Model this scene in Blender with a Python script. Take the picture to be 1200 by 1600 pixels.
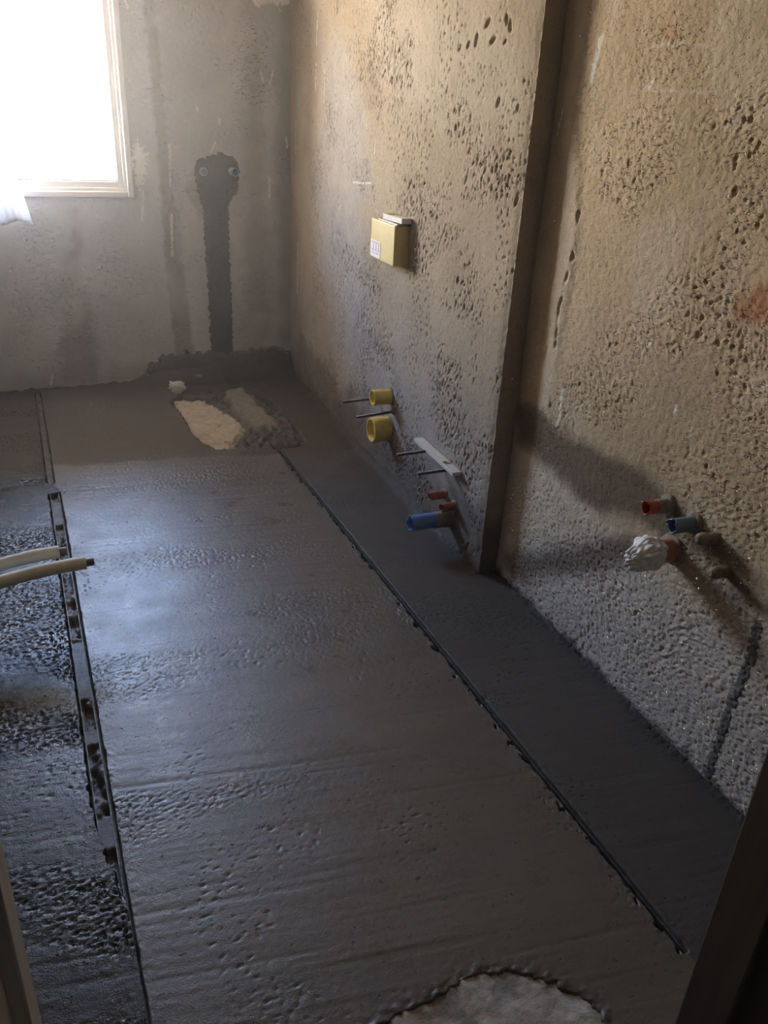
import bpy, bmesh, math, random
import numpy as np
from mathutils import Vector, Matrix

sc = bpy.context.scene
for o in list(bpy.data.objects):
    bpy.data.objects.remove(o, do_unlink=True)
COL = sc.collection

# ------------------------------------------------------------------ camera
YAW, PITCH, ROLL, FPX, HCAM = 0.4164, 0.46324, 0.05481, 1277.84, 1.46472
fw = Vector((math.sin(YAW)*math.cos(PITCH), math.cos(YAW)*math.cos(PITCH), -math.sin(PITCH)))
rt = Vector((math.cos(YAW), -math.sin(YAW), 0.0))
up = rt.cross(fw)
R_ = rt*math.cos(ROLL) + up*math.sin(ROLL)
U_ = -rt*math.sin(ROLL) + up*math.cos(ROLL)
cam_d = bpy.data.cameras.new('camera')
cam_d.sensor_fit = 'AUTO'; cam_d.sensor_width = 36.0; cam_d.lens = FPX/1600.0*36.0
cam_d.clip_start = 0.02
cam = bpy.data.objects.new('camera', cam_d); COL.objects.link(cam)
m = Matrix((R_, U_, -fw)).transposed().to_4x4(); m.translation = (0, 0, HCAM)
cam.matrix_world = m
sc.camera = cam

# ------------------------------------------------------------------ sky, light, exposure
SKY = 80.0
w = bpy.data.worlds.new('sky'); sc.world = w; w.use_nodes = True
nt = w.node_tree; nt.nodes.clear()
out = nt.nodes.new('ShaderNodeOutputWorld'); bg = nt.nodes.new('ShaderNodeBackground')
tc = nt.nodes.new('ShaderNodeTexCoord'); sp = nt.nodes.new('ShaderNodeSeparateXYZ')
mr = nt.nodes.new('ShaderNodeMapRange'); mr.inputs['From Min'].default_value = -0.1; mr.inputs['From Max'].default_value = 1.0
rp = nt.nodes.new('ShaderNodeValToRGB')
cr = rp.color_ramp
# sunlit pale ground below, bright haze on the horizon, clear blue sky higher up
cr.elements[0].position = 0.0; cr.elements[0].color = (0.86, 0.76, 0.62, 1)
cr.elements[1].position = 1.0; cr.elements[1].color = (0.10, 0.19, 0.40, 1)
e = cr.elements.new(0.12); e.color = (1.0, 0.91, 0.78, 1)
e = cr.elements.new(0.26); e.color = (0.68, 0.71, 0.74, 1)
e = cr.elements.new(0.45); e.color = (0.30, 0.46, 0.78, 1)
nt.links.new(tc.outputs['Generated'], sp.inputs[0]); nt.links.new(sp.outputs['Z'], mr.inputs['Value'])
nt.links.new(mr.outputs[0], rp.inputs[0]); nt.links.new(rp.outputs[0], bg.inputs[0]); nt.links.new(bg.outputs[0], out.inputs[0])
bg.inputs[1].default_value = SKY
WX0, WX1, WZ0, WZ1 = -0.36, 0.541, 0.972, 2.20      # outer edges of the window frame on the back wall
YB = 4.576                                          # back wall plane
pd = bpy.data.lights.new('window_daylight', 'AREA'); pd.shape = 'RECTANGLE'; pd.size = WX1-WX0-.1; pd.size_y = WZ1-WZ0-.1
pd.cycles.is_portal = True
po = bpy.data.objects.new('window_daylight', pd); COL.objects.link(po)
po.location = ((WX0+WX1)/2, YB+0.20, (WZ0+WZ1)/2); po.rotation_euler = (math.radians(-90), 0, 0)
sc.view_settings.view_transform = 'Standard'; sc.view_settings.look = 'None'
sc.view_settings.gamma = 1.0; sc.view_settings.use_curve_mapping = False
sc.view_settings.exposure = 0.0
sc.cycles.max_bounces = 10; sc.cycles.diffuse_bounces = 8; sc.cycles.glossy_bounces = 4
sc.cycles.use_denoising = True; sc.cycles.denoising_prefilter = 'NONE'; sc.cycles.sample_clamp_indirect = 8.0

# ------------------------------------------------------------------ numeric noise
def _h(ix, iy, seed):
    h = (ix.astype(np.int64)*374761393 + iy.astype(np.int64)*668265263 + seed*974711) & 0xFFFFFFFF
    h = ((h ^ (h >> 13))*1274126177) & 0xFFFFFFFF
    h = h ^ (h >> 16)
    return (h & 0xFFFF).astype(np.float32)/65535.0
def perlin(x, y, seed=0):
    x = np.asarray(x, np.float32); y = np.asarray(y, np.float32); x, y = np.broadcast_arrays(x, y)
    ix = np.floor(x); iy = np.floor(y); fx = x-ix; fy = y-iy
    def g(ax, ay):
        a = _h(ix+ax, iy+ay, seed)*np.float32(2*np.pi)
        return np.cos(a)*(fx-ax) + np.sin(a)*(fy-ay)
    u = fx*fx*fx*(fx*(fx*6-15)+10); v = fy*fy*fy*(fy*(fy*6-15)+10)
    a = g(0, 0); b = g(1, 0); c = g(0, 1); d = g(1, 1)
    return ((a+(b-a)*u) + ((c+(d-c)*u)-(a+(b-a)*u))*v)*1.5
def fbm(x, y, n=4, seed=0, gain=.5):
    s = 0; a = 1.0; t = 0
    for i in range(n):
        s = s + a*perlin(x*2**i+i*17.3, y*2**i-i*9.1, seed+i); t += a; a *= gain
    return s/t*1.3
def sm(a, b, x):
    t = np.clip((x-a)/(b-a), 0, 1); return t*t*(3-2*t)
def rotated(u, v, deg):
    c, s = math.cos(math.radians(deg)), math.sin(math.radians(deg))
    return u*c+v*s, -u*s+v*c
def poly_sd(U, V, poly):
    """signed distance to a polygon, positive inside"""
    d = np.full(np.broadcast(U, V).shape, 1e9, np.float32); ins = np.zeros(d.shape, bool)
    P = list(poly)
    for (x0, y0), (x1, y1) in zip(P, P[1:]+P[:1]):
        ex, ey = x1-x0, y1-y0; wx, wy = U-x0, V-y0
        t = np.clip((wx*ex+wy*ey)/(ex*ex+ey*ey+1e-12), 0, 1)
        d = np.minimum(d, (wx-ex*t)**2+(wy-ey*t)**2)
        c = ((y0 <= V) & (y1 > V)) | ((y1 <= V) & (y0 > V))
        ins ^= c & (U < (x1-x0)*(V-y0)/(y1-y0+1e-12)+x0)
    d = np.sqrt(d); return np.where(ins, d, -d)
def blot(U, V, poly, soft=.02, ragged=.015, freq=25, seed=5):
    s = poly_sd(U, V, poly) + ragged*fbm(U*freq, V*freq, 3, seed)
    return sm(-soft, soft, s)
def stroke(U, V, pts, width, soft=.4, ragged=.0, freq=40, seed=8):
    d = np.full(np.broadcast(U, V).shape, 1e9, np.float32)
    for (x0, y0), (x1, y1) in zip(pts, pts[1:]):
        ex, ey = x1-x0, y1-y0; wx, wy = U-x0, V-y0
        t = np.clip((wx*ex+wy*ey)/(ex*ex+ey*ey+1e-12), 0, 1)
        d = np.minimum(d, (wx-ex*t)**2+(wy-ey*t)**2)
    d = np.sqrt(d)
    if ragged: d = d + ragged*fbm(U*freq, V*freq, 2, seed)
    return 1-sm(width*(1-soft), width*(1+soft), d)

# ------------------------------------------------------------------ materials
def new_mat(name):
    M = bpy.data.materials.new(name); M.use_nodes = True; n = M.node_tree; n.nodes.clear()
    o = n.nodes.new('ShaderNodeOutputMaterial'); p = n.nodes.new('ShaderNodeBsdfPrincipled')
    n.links.new(p.outputs[0], o.inputs[0]); return M, n, p, o
def mixc(n, f, a, b, mode='MIX'):
    x = n.nodes.new('ShaderNodeMix'); x.data_type = 'RGBA'; x.blend_type = mode
    for sock, val in ((x.inputs[0], f), (x.inputs[6], a), (x.inputs[7], b)):
        if isinstance(val, bpy.types.NodeSocket): n.links.new(val, sock)
        elif isinstance(val, (int, float)): sock.default_value = val
        else: sock.default_value = (*val, 1)
    return x.outputs[2]
def noise_fac(n, scale, detail=4, lo=.35, hi=.65, stretch=None, rough=.55):
    t = n.nodes.new('ShaderNodeTexCoord'); vec = t.outputs['Object']
    if stretch:
        mp = n.nodes.new('ShaderNodeMapping'); mp.inputs['Scale'].default_value = stretch
        n.links.new(vec, mp.inputs[0]); vec = mp.outputs[0]
    x = n.nodes.new('ShaderNodeTexNoise'); x.inputs['Scale'].default_value = scale; x.inputs['Detail'].default_value = detail
    x.inputs['Roughness'].default_value = rough; n.links.new(vec, x.inputs['Vector'])
    r = n.nodes.new('ShaderNodeMapRange'); r.inputs['From Min'].default_value = lo; r.inputs['From Max'].default_value = hi
    n.links.new(x.outputs[0], r.inputs[0]); return r.outputs[0], x.outputs[0]
def mat(name, c1, c2=None, scale=6, rough=.8, bump=None, layers=(), speck=None, metallic=0.0, rough_var=0.0, wet=None, spec=.5, stretch=None, pits=()):
    """procedural surface: two tones by noise, grain, extra tones where a mesh attribute asks for them"""
    M, n, p, o = new_mat(name)
    f, _ = noise_fac(n, scale, stretch=stretch)
    col = mixc(n, f, c1, c2 or tuple(c*.8 for c in c1))
    if speck:
        f2, _ = noise_fac(n, speck[0], 3, .3, .7)
        col = mixc(n, speck[1], col, mixc(n, f2, (0.55,)*3, (1.2,)*3), 'MULTIPLY')
    for an, ac in layers:
        a = n.nodes.new('ShaderNodeAttribute'); a.attribute_name = an
        f3, _ = noise_fac(n, 14, 4, .25, .75)
        tone = mixc(n, f3, tuple(c*1.12 for c in ac), tuple(c*.88 for c in ac))
        col = mixc(n, a.outputs['Fac'], col, tone)
    n.links.new(col, p.inputs['Base Color'])
    p.inputs['Metallic'].default_value = metallic; p.inputs['Specular IOR Level'].default_value = spec
    if rough_var:
        f4, _ = noise_fac(n, 9, 4)
        r = n.nodes.new('ShaderNodeMapRange'); r.inputs['To Min'].default_value = rough-rough_var; r.inputs['To Max'].default_value = rough+rough_var
        n.links.new(f4, r.inputs[0]); rs = r.outputs[0]
        if wet:
            a = n.nodes.new('ShaderNodeAttribute'); a.attribute_name = wet[0]
            x = n.nodes.new('ShaderNodeMix'); n.links.new(a.outputs['Fac'], x.inputs[0]); n.links.new(rs, x.inputs[2]); x.inputs[3].default_value = wet[1]
            rs = x.outputs[0]
        n.links.new(rs, p.inputs['Roughness'])
    else: p.inputs['Roughness'].default_value = rough
    nrm = None
    for (bs, dist, strength) in (bump or ()):
        _, raw = noise_fac(n, bs, 3, rough=.6)
        b = n.nodes.new('ShaderNodeBump'); b.inputs['Distance'].default_value = dist; b.inputs['Strength'].default_value = strength
        n.links.new(raw, b.inputs['Height'])
        if nrm: n.links.new(nrm, b.inputs['Normal'])
        nrm = b.outputs[0]
    for (bs, st, rot, lo, hi, dist, an) in pits:      # small hollows, strongest where the surface is rough
        t = n.nodes.new('ShaderNodeTexCoord'); mp = n.nodes.new('ShaderNodeMapping'); mp.inputs['Rotation'].default_value = rot; mp.inputs['Scale'].default_value = st
        n.links.new(t.outputs['Object'], mp.inputs[0])
        x = n.nodes.new('ShaderNodeTexNoise'); x.inputs['Scale'].default_value = bs; x.inputs['Detail'].default_value = 3; x.inputs['Roughness'].default_value = .6; x.inputs['Distortion'].default_value = .3
        n.links.new(mp.outputs[0], x.inputs['Vector'])
        r = n.nodes.new('ShaderNodeMapRange'); r.interpolation_type = 'SMOOTHSTEP'; r.inputs['From Min'].default_value = lo; r.inputs['From Max'].default_value = hi
        n.links.new(x.outputs[0], r.inputs[0]); hs = r.outputs[0]
        b = n.nodes.new('ShaderNodeBump'); b.inputs['Distance'].default_value = dist; b.invert = True; n.links.new(hs, b.inputs['Height'])
        if an:
            a = n.nodes.new('ShaderNodeAttribute'); a.attribute_name = an; n.links.new(a.outputs['Fac'], b.inputs['Strength'])
        if nrm: n.links.new(nrm, b.inputs['Normal'])
        nrm = b.outputs[0]
    if nrm: n.links.new(nrm, p.inputs['Normal'])
    return M

BROWN, BROWN2 = (.445, .36, .268), (.37, .295, .218)
GREY = (.40, .375, .345)
MORTAR = (.165, .148, .132)
M_back = mat('grey_render', (.65, .645, .645), (.555, .55, .55), 3.0, .9, [(70, .003, .3), (260, .0015, .3)],
    [('old_patch', (.38, .355, .32)), ('damp', (.36, .33, .29)), ('dry', (.67, .65, .64)), ('white', (.85, .83, .79))], (120, .2), pits=[(55, (1, 1, 2.6), (0, 0, 0), .60, .72, .005, 'rough')])
M_far = mat('brown_render', BROWN, BROWN2, 3.5, .9, [(90, .003, .45), (320, .0015, .4)],
    [('grey', (.38, .345, .32)), ('pale', (.48, .41, .33)), ('damp', (.15, .13, .112)), ('white', (.75, .72, .66)), ('rust', (.40, .17, .09))], (140, .25), spec=.08, pits=[(80, (1, 1, .5), (.5, 0, 0), .57, .66, .006, 'rough'), (150, (1, 1, .55), (.3, 0, 0), .62, .70, .004, None)])
M_near = mat('ochre_render', (.60, .46, .315), (.51, .39, .265), 3.0, .92, [(90, .003, .5), (300, .0015, .45)],
    [('grey', (.62, .56, .50)), ('pale', (.64, .54, .42)), ('damp', (.125, .093, .068)), ('white', (.75, .72, .66)), ('rust', (.42, .19, .10)), ('scratch', (.62, .55, .46))], (140, .3), spec=.08, pits=[(70, (1, .6, 1.7), (0.35, 0, 0), .55, .65, .0045, 'rough'), (110, (1, .6, 1.4), (0, 0, 0), .57, .68, .0035, 'low'), (170, (1, 1, 1), (0, 0, 0), .63, .72, .003, None)])
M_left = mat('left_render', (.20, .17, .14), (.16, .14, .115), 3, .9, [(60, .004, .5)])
M_mortar = mat('wet_mortar', MORTAR, (.135, .12, .105), 8, .75, [(120, .003, .5), (400, .0012, .4)], speck=(200, .3), rough_var=.12)
M_screed = mat('wet_screed', (.150, .124, .101), (.120, .099, .081), 2.5, .34, [(240, .0018, .45), (600, .0008, .5)],
    [('pit', (.085, .073, .062)), ('batch_shade', (.074, .060, .049))], (260, .22), rough_var=.07, wet=('dull', .68), stretch=(1, 2.5, 1), pits=[(120, (.8, 1, 1), (0, 0, 0), .60, .70, .004, 'gran'), (95, (.7, 1, 1), (0, 0, 0), .665, .72, .005, None)], spec=.68)
M_screed_side = mat('rough_screed', (.052, .044, .037), (.037, .031, .026), 3.5, .27, [(240, .0018, .42), (600, .0008, .5)],
    [('pit', (.05, .045, .04)), ('batch_shade', (.074, .060, .049))], (220, .3), rough_var=.12, wet=('dull', .62), pits=[(100, (.8, 1, 1), (0, 0, 0), .56, .68, .006, 'gran'), (90, (.7, 1, 1), (0, 0, 0), .64, .70, .006, None)], spec=.40)
M_screed_right = mat('smooth_screed', (.090, .077, .067), (.073, .063, .055), 2.5, .55, [(300, .0009, .3), (750, .0005, .4)],
    [('pit', (.035, .030, .026)), ('batch_shade', (.074, .060, .049))], (260, .2), rough_var=.08, wet=('dull', .7), pits=[(130, (.8, 1, 1), (0, 0, 0), .58, .68, .004, 'gran'), (95, (.7, 1, 1), (0, 0, 0), .655, .71, .005, None)], spec=.4)
M_slab = mat('old_concrete', (.58, .53, .46), (.42, .38, .32), 14, .9, [(80, .004, .6), (250, .002, .4)],
    [('sandy', (.46, .39, .295)), ('rusty', (.36, .22, .13)), ('dirty', (.11, .10, .085))], (90, .35))
M_ceil = mat('ceiling_concrete', (.26, .25, .235), (.22, .21, .20), 3, .9)
M_hall = mat('hall_plaster', (.06, .052, .045), (.05, .043, .038), 3, .9)
M_pvc = mat('white_pvc', (.82, .80, .78), (.78, .76, .74), 4, .35)
M_gasket = mat('grey_gasket', (.20, .21, .21), None, 4, .6)
M_yellow = mat('yellow_plastic', (.84, .65, .16), (.74, .56, .13), 20, .45, [(150, .001, .2)], speck=(60, .25))
M_yellow_inner = mat('ochre_plastic', (.70, .45, .07), (.6, .38, .06), 20, .5)
M_box = mat('pale_yellow_plastic', (.72, .58, .24), (.64, .50, .18), 10, .5, [(120, .001, .15)], speck=(40, .2))
M_steel = mat('dark_threaded_steel', (.16, .15, .14), (.10, .09, .08), 60, .45, metallic=.7)
M_alu = mat('dirty_aluminium', (.17, .165, .16), (.045, .042, .04), 30, .5, [(90, .003, .5)], metallic=.6)
M_wood = mat('white_painted_wood', (.74, .68, .60), (.66, .60, .52), 30, .7, [(120, .001, .2)], stretch=(1, .15, 1))
M_redpipe = mat('red_plastic', (.48, .07, .035), (.38, .055, .03), 20, .5, speck=(60, .3))
M_redold = mat('dusty_red_plastic', (.46, .12, .07), (.32, .13, .09), 40, .7, speck=(60, .4))
M_blue = mat('blue_plastic', (.13, .25, .56), (.10, .20, .46), 25, .4, speck=(70, .25))
M_bluegrey = mat('grey_blue_plastic', (.15, .24, .34), (.11, .18, .26), 25, .5, speck=(70, .25))
M_cement = mat('dried_cement', (.34, .28, .22), (.22, .18, .14), 60, .9, [(150, .002, .6)], speck=(90, .3))
M_orange = mat('orange_plastic', (.55, .22, .12), (.42, .22, .15), 30, .6, speck=(50, .3))
M_bag = mat('white_plastic_bag', (.92, .92, .93), (.88, .88, .89), 20, .6, [(50, .004, .2)], spec=.25)
M_paper = mat('white_paper', (.78, .75, .70), (.68, .65, .60), 25, .85, [(80, .002, .4)])
M_foam = mat('cream_pipe_foam', (.93, .89, .74), (.86, .80, .64), 14, .75, [(100, .0012, .3)], speck=(40, .2))
M_copper = mat('dull_grey_pipe', (.20, .19, .17), (.13, .12, .11), 30, .55, metallic=.4)
M_hole = mat('pipe_inside', (.03, .03, .035), None, 10, .8)
M_label = mat('white_label_paper', (.82, .78, .78), (.78, .74, .75), 30, .7)
M_ink = mat('pink_label_print', (.62, .36, .40), (.55, .3, .36), 30, .7)
M_jambdark = mat('dark_brown_timber', (.060, .045, .032), (.045, .033, .024), 12, .55, [(40, .002, .2)], stretch=(6, 6, .4))
M_jambpale = mat('bare_timber', (.50, .46, .41), (.42, .385, .34), 10, .7, [(40, .002, .2)], stretch=(6, 6, .4))
M_ground = mat('pale_paving', (.55, .52, .48), (.48, .46, .42), 2, .9)
M_twig = mat('yellow_tape_scrap', (.6, .48, .18), (.5, .4, .15), 30, .7)
# curtain cloth lets daylight through
M_cloth, n_, p_, o_ = new_mat('white_curtain_cloth')
n_.nodes.remove(p_); d_ = n_.nodes.new('ShaderNodeBsdfDiffuse'); d_.inputs[0].default_value = (.86, .84, .82, 1)
t_ = n_.nodes.new('ShaderNodeBsdfTranslucent'); t_.inputs[0].default_value = (.86, .84, .82, 1)
x_ = n_.nodes.new('ShaderNodeMixShader'); x_.inputs[0].default_value = .65
n_.links.new(d_.outputs[0], x_.inputs[1]); n_.links.new(t_.outputs[0], x_.inputs[2]); n_.links.new(x_.outputs[0], o_.inputs[0])
# window pane: clear with a faint mirror
M_glass, n_, p_, o_ = new_mat('window_glass')
n_.nodes.remove(p_); t_ = n_.nodes.new('ShaderNodeBsdfTransparent'); g_ = n_.nodes.new('ShaderNodeBsdfGlossy'); g_.inputs['Roughness'].default_value = .02
x_ = n_.nodes.new('ShaderNodeMixShader'); x_.inputs[0].default_value = .05
n_.links.new(t_.outputs[0], x_.inputs[1]); n_.links.new(g_.outputs[0], x_.inputs[2]); n_.links.new(x_.outputs[0], o_.inputs[0])

# ------------------------------------------------------------------ object helpers
def link(o, parent=None):
    COL.objects.link(o)
    if parent:
        o.parent = parent; o.matrix_parent_inverse = Matrix.Translation(-parent.location) if parent.type == 'EMPTY' else Matrix()
    return o
def from_arrays(name, co, faces, m, parent=None, attrs=None, smooth=True):
    me = bpy.data.meshes.new(name)
    co = np.asarray(co, np.float32); faces = np.asarray(faces, np.int32)
    me.vertices.add(len(co)); me.vertices.foreach_set('co', co.ravel())
    k = faces.shape[1]
    me.loops.add(faces.size); me.loops.foreach_set('vertex_index', faces.ravel())
    me.polygons.add(len(faces)); me.polygons.foreach_set('loop_start', np.arange(0, faces.size, k, dtype=np.int32))
    me.polygons.foreach_set('loop_total', np.full(len(faces), k, np.int32))
    me.update(calc_edges=True)
    me.polygons.foreach_set('use_smooth', np.full(len(faces), smooth))
    for an, av in (attrs or {}).items():
        a = me.attributes.new(an, 'FLOAT', 'POINT'); a.data.foreach_set('value', np.asarray(av, np.float32).ravel())
    me.materials.append(m); me.validate()
    return link(bpy.data.objects.new(name, me), parent)
def grid_faces(nu, nv, keep=None, flip=False):
    i = np.arange(nu*nv).reshape(nu, nv)
    q = np.stack([i[:-1, :-1], i[1:, :-1], i[1:, 1:], i[:-1, 1:]], -1)
    if flip: q = q[..., ::-1]
    if keep is not None: q = q[keep]
    return q.reshape(-1, 4)
def compact(co, faces, attrs):
    used = np.unique(faces); mp = np.full(len(co), -1, np.int64); mp[used] = np.arange(len(used))
    return co[used], mp[faces], {k: np.asarray(v).ravel()[used] for k, v in (attrs or {}).items()}
def grid_obj(name, X, Y, Z, m, parent=None, attrs=None, keep=None, flip=False):
    co = np.stack([X, Y, Z], -1).reshape(-1, 3); f = grid_faces(X.shape[0], X.shape[1], keep, flip)
    at = {k: np.broadcast_to(v, X.shape).ravel() for k, v in (attrs or {}).items()}
    if keep is not None: co, f, at = compact(co, f, at)
    return from_arrays(name, co, f, m, parent, at)
def obj(name, bm, m, parent=None, smooth=False, autosmooth=False):
    me = bpy.data.meshes.new(name); bmesh.ops.recalc_face_normals(bm, faces=bm.faces[:])
    bm.to_mesh(me); bm.free(); me.materials.append(m)
    if smooth:
        for p in me.polygons: p.use_smooth = True
    if autosmooth:
        for ed in me.edges: pass
        me.set_sharp_from_angle(angle=math.radians(35))
    return link(bpy.data.objects.new(name, me), parent)
def tag(o, label=None, cat=None, group=None, kind=None):
    if label: o['label'] = label
    if cat: o['category'] = cat
    if group: o['group'] = group
    if kind: o['kind'] = kind
    return o
def empty(name, loc):
    o = bpy.data.objects.new(name, None); o.empty_display_size = .05; COL.objects.link(o); o.location = loc; return o
def box(bm, lo, hi, bev=0.0, seg=2):
    t = bmesh.new(); bmesh.ops.create_cube(t, size=1)
    for v in t.verts: v.co = Vector([(lo[i]+hi[i])/2 + v.co[i]*(hi[i]-lo[i]) for i in range(3)])
    if bev: bmesh.ops.bevel(t, geom=t.edges[:], offset=bev, segments=seg, affect='EDGES', profile=.5)
    merge(bm, t); return bm
def merge(bm, t):
    me = bpy.data.meshes.new('tmp'); t.to_mesh(me); t.free(); bm.from_mesh(me); bpy.data.meshes.remove(me)
def bbox(lo, hi, bev=0.0, seg=2): return box(bmesh.new(), lo, hi, bev, seg)
def frame_of(d):
    d = Vector(d).normalized(); a = Vector((0, 0, 1)) if abs(d.z) < .9 else Vector((0, 1, 0))
    u = d.cross(a).normalized(); v = d.cross(u).normalized(); return d, u, v
def lathe(p0, d, prof, seg=28, wob=0, rnd=None, cut=None, bm=None):
    """profile of (distance along d, radius) turned about the axis; wob roughens the rings"""
    bm = bm or bmesh.new(); p0 = Vector(p0); d, u, v = frame_of(d); rings = []
    for k, (s, r) in enumerate(prof):
        ring = []
        for i in range(seg):
            a = 2*math.pi*i/seg; rr_ = r; ss = s
            if wob and rnd: rr_ = r*(1+rnd.uniform(-wob, wob)); ss = s + rnd.uniform(-wob, wob)*r*.5
            if cut: ss, rr_ = cut(k, a, ss, rr_)
            ring.append(bm.verts.new(p0 + d*ss + u*(rr_*math.cos(a)) + v*(rr_*math.sin(a))))
        rings.append(ring)
    for A, B in zip(rings, rings[1:]):
        for i in range(seg): bm.faces.new((A[i], A[(i+1) % seg], B[(i+1) % seg], B[i]))
    return bm, rings
def closed_lathe(p0, d, prof, seg=28, **k):
    bm, r = lathe(p0, d, prof, seg, **k)
    for ring in (r[0], r[-1]): bm.faces.new(ring)
    return bm
def tube_shell(p0, d, L, ro, ri, seg=28, start=-.02, cut=None):
    """open tube: outside, rim, inside"""
    prof = [(start, ro), (L*.33, ro), (L*.66, ro), (L-.001, ro), (L, (ro+ri)/2), (L-.001, ri), (L*.5, ri), (start, ri)]
    bm, r = lathe(p0, d, prof, seg, cut=cut)
    for i in range(seg): bm.faces.new((r[-1][i], r[-1][(i+1) % seg], r[0][(i+1) % seg], r[0][i]))
    return bm
def sweep(pts, r, seg=20, cap=True):
    bm = bmesh.new(); pts = [Vector(p) for p in pts]; rings = []
    for k, p in enumerate(pts):
        d = (pts[min(k+1, len(pts)-1)]-pts[max(k-1, 0)]); d, u, v = frame_of(d); rr_ = r(k) if callable(r) else r
        rings.append([bm.verts.new(p+u*(rr_*math.cos(2*math.pi*i/seg))+v*(rr_*math.sin(2*math.pi*i/seg))) for i in range(seg)])
    for A, B in zip(rings, rings[1:]):
        for i in range(seg): bm.faces.new((A[i], A[(i+1) % seg], B[(i+1) % seg], B[i]))
    if cap: bm.faces.new(rings[0]); bm.faces.new(rings[-1])
    return bm
def blob(center, rad, seed, amp=.35, freq=2.0, sub=4, crumple=0.0):
    from mathutils import noise
    bm = bmesh.new(); bmesh.ops.create_icosphere(bm, subdivisions=sub, radius=1)
    for v in bm.verts:
        p = v.co.normalized(); q = p*freq + Vector((seed*7.1, seed*3.3, seed*1.7))
        k = 1 + amp*noise.noise(q)
        if crumple: k += crumple*(abs(noise.noise(q*2.3))*2-.5) + crumple*.18*(abs(noise.noise(q*4.1))*2-.5)
        v.co = Vector(center) + Vector((p.x*rad[0], p.y*rad[1], p.z*rad[2]))*k
    return bm
rng = random.Random(11)

# ================================================================== SETTING
def far_x(y): return 1.3192 + .0192*(y-2.133)
def near_x(y): return 1.3896 + .0054*(y-2.133)
YS = 2.133                        # where the thicker stretch of the right wall ends
XL = -0.42                        # left wall
YF = 0.48                         # room side of the door wall
ZC = 2.62
def dense(a, b, step): return np.linspace(a, b, max(2, int(round((b-a)/step))+1))
def axis(*segs):
    o = [dense(*s) for s in segs]; return np.unique(np.round(np.concatenate(o), 5))

# ---- back wall
xs = axis((XL-.05, -.14, .02), (-.14, 1.42, .005)); zs = axis((-.06, 1.98, .005), (1.98, ZC+.03, .04))
xs = np.unique(np.append(xs, [WX0+.02, WX1-.02])); zs = np.unique(np.append(zs, [WZ0+.02, WZ1-.02]))
U, V = np.meshgrid(xs.astype(np.float32), zs.astype(np.float32), indexing='ij')
MORTAR_STRIP = [(0.85, 1.119), (0.882, 1.162), (0.959, 1.182), (0.989, 1.201), (1.009, 1.184), (1.062, 1.167), (1.084, 1.124), (1.073, 1.004), (1.023, 0.95), (1.017, 0.677), (1.023, 0.434), (1.019, 0.105), (0.897, 0.112), (0.896, 0.404), (0.888, 0.679), (0.887, 0.924), (0.864, 1.002)]
MORTAR_SKIRT = [(0.488, -0.159), (0.516, 0.008), (0.547, 0.098), (0.627, 0.144), (0.751, 0.151), (0.895, 0.154), (1.024, 0.142), (1.118, 0.155), (1.271, 0.161), (1.356, 0.13), (1.399, 0.041), (1.428, -0.243)]
h = .004*fbm(U*1.6, V*1.6, 3, 1) + .0010*fbm(U*28, V*28, 3, 2)
scale_m = sm(-.05, .3, fbm(U*3, V*3, 2, 3) + .35*sm(.75, .3, V))
h -= .0022*scale_m*sm(.26, .5, perlin(U*34+2*perlin(U*9, V*9, 5), V*90, 4))
h -= .0035*sm(.42, .6, perlin(U*55, V*55, 6))*sm(0, .2, fbm(U*5, V*5, 2, 7))
old = blot(U, V, [(0.652, 1.863), (0.704, 1.868), (0.713, 1.58), (0.724, 1.3), (0.736, 1.001), (0.743, 0.747), (0.772, 0.512), (0.804, 0.133), (0.697, 0.14), (0.677, 0.515), (0.671, 0.907), (0.674, 1.298), (0.661, 1.683)], .012, .012, 22, 9)
old = np.maximum(old*.75, .6*blot(U, V, [(0.71, 1.001), (0.749, 0.907), (0.765, 0.681), (0.786, 0.134), (0.722, 0.138), (0.711, 0.615)], .02, .02, 22, 10))
old = np.maximum(old, .55*blot(U, V, [(0.841, 1.119), (0.884, 1.08), (0.894, 0.876), (0.895, 0.679), (0.868, 0.679), (0.827, 0.876), (0.808, 1.002)], .015, .012, 30, 11))
damp = .75*blot(U, V, [(0.142, 0.433), (0.252, 0.906), (0.245, 0.626), (0.286, 0.292), (0.273, 0.008), (0.061, 0.025)], .04, .03, 14, 12)
damp = np.maximum(damp, .55*blot(U, V, [(1.136, 1.904), (1.231, 1.912), (1.208, 1.317), (1.238, 0.604), (1.212, 0.092), (1.098, 0.1), (1.104, 1.005)], .05, .04, 12, 13))
damp = np.maximum(damp, .55*blot(U, V, [(1.309, 1.919), (1.42, 1.928), (1.427, 0.156), (1.317, 0.163), (1.28, 1.007)], .04, .03, 12, 14))
damp = np.maximum(damp, .5*sm(.16, .02, V+.04*fbm(U*9, V*9, 2, 15)))
dry = blot(U, V, [(0.785, 1.001), (0.887, 0.86), (0.896, 0.404), (0.895, 0.15), (0.798, 0.148), (0.779, 0.512)], .02, .015, 20, 16)*.7
dry = np.maximum(dry, .5*sm(.1, .5, fbm(U*2.2, V*2.2, 3, 17)))
white = np.maximum(blot(U, V, [(1.178, 1.96), (1.42, 1.982), (1.364, 1.88), (1.321, 1.861), (1.273, 1.878), (1.224, 1.858), (1.176, 1.87)], .008, .03, 40, 18), blot(U, V, [(0.548, 1.192), (0.576, 1.231), (0.621, 1.18), (0.609, 1.105), (0.576, 0.999), (0.554, 1.044)], .004, .03, 60, 19))
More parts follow.
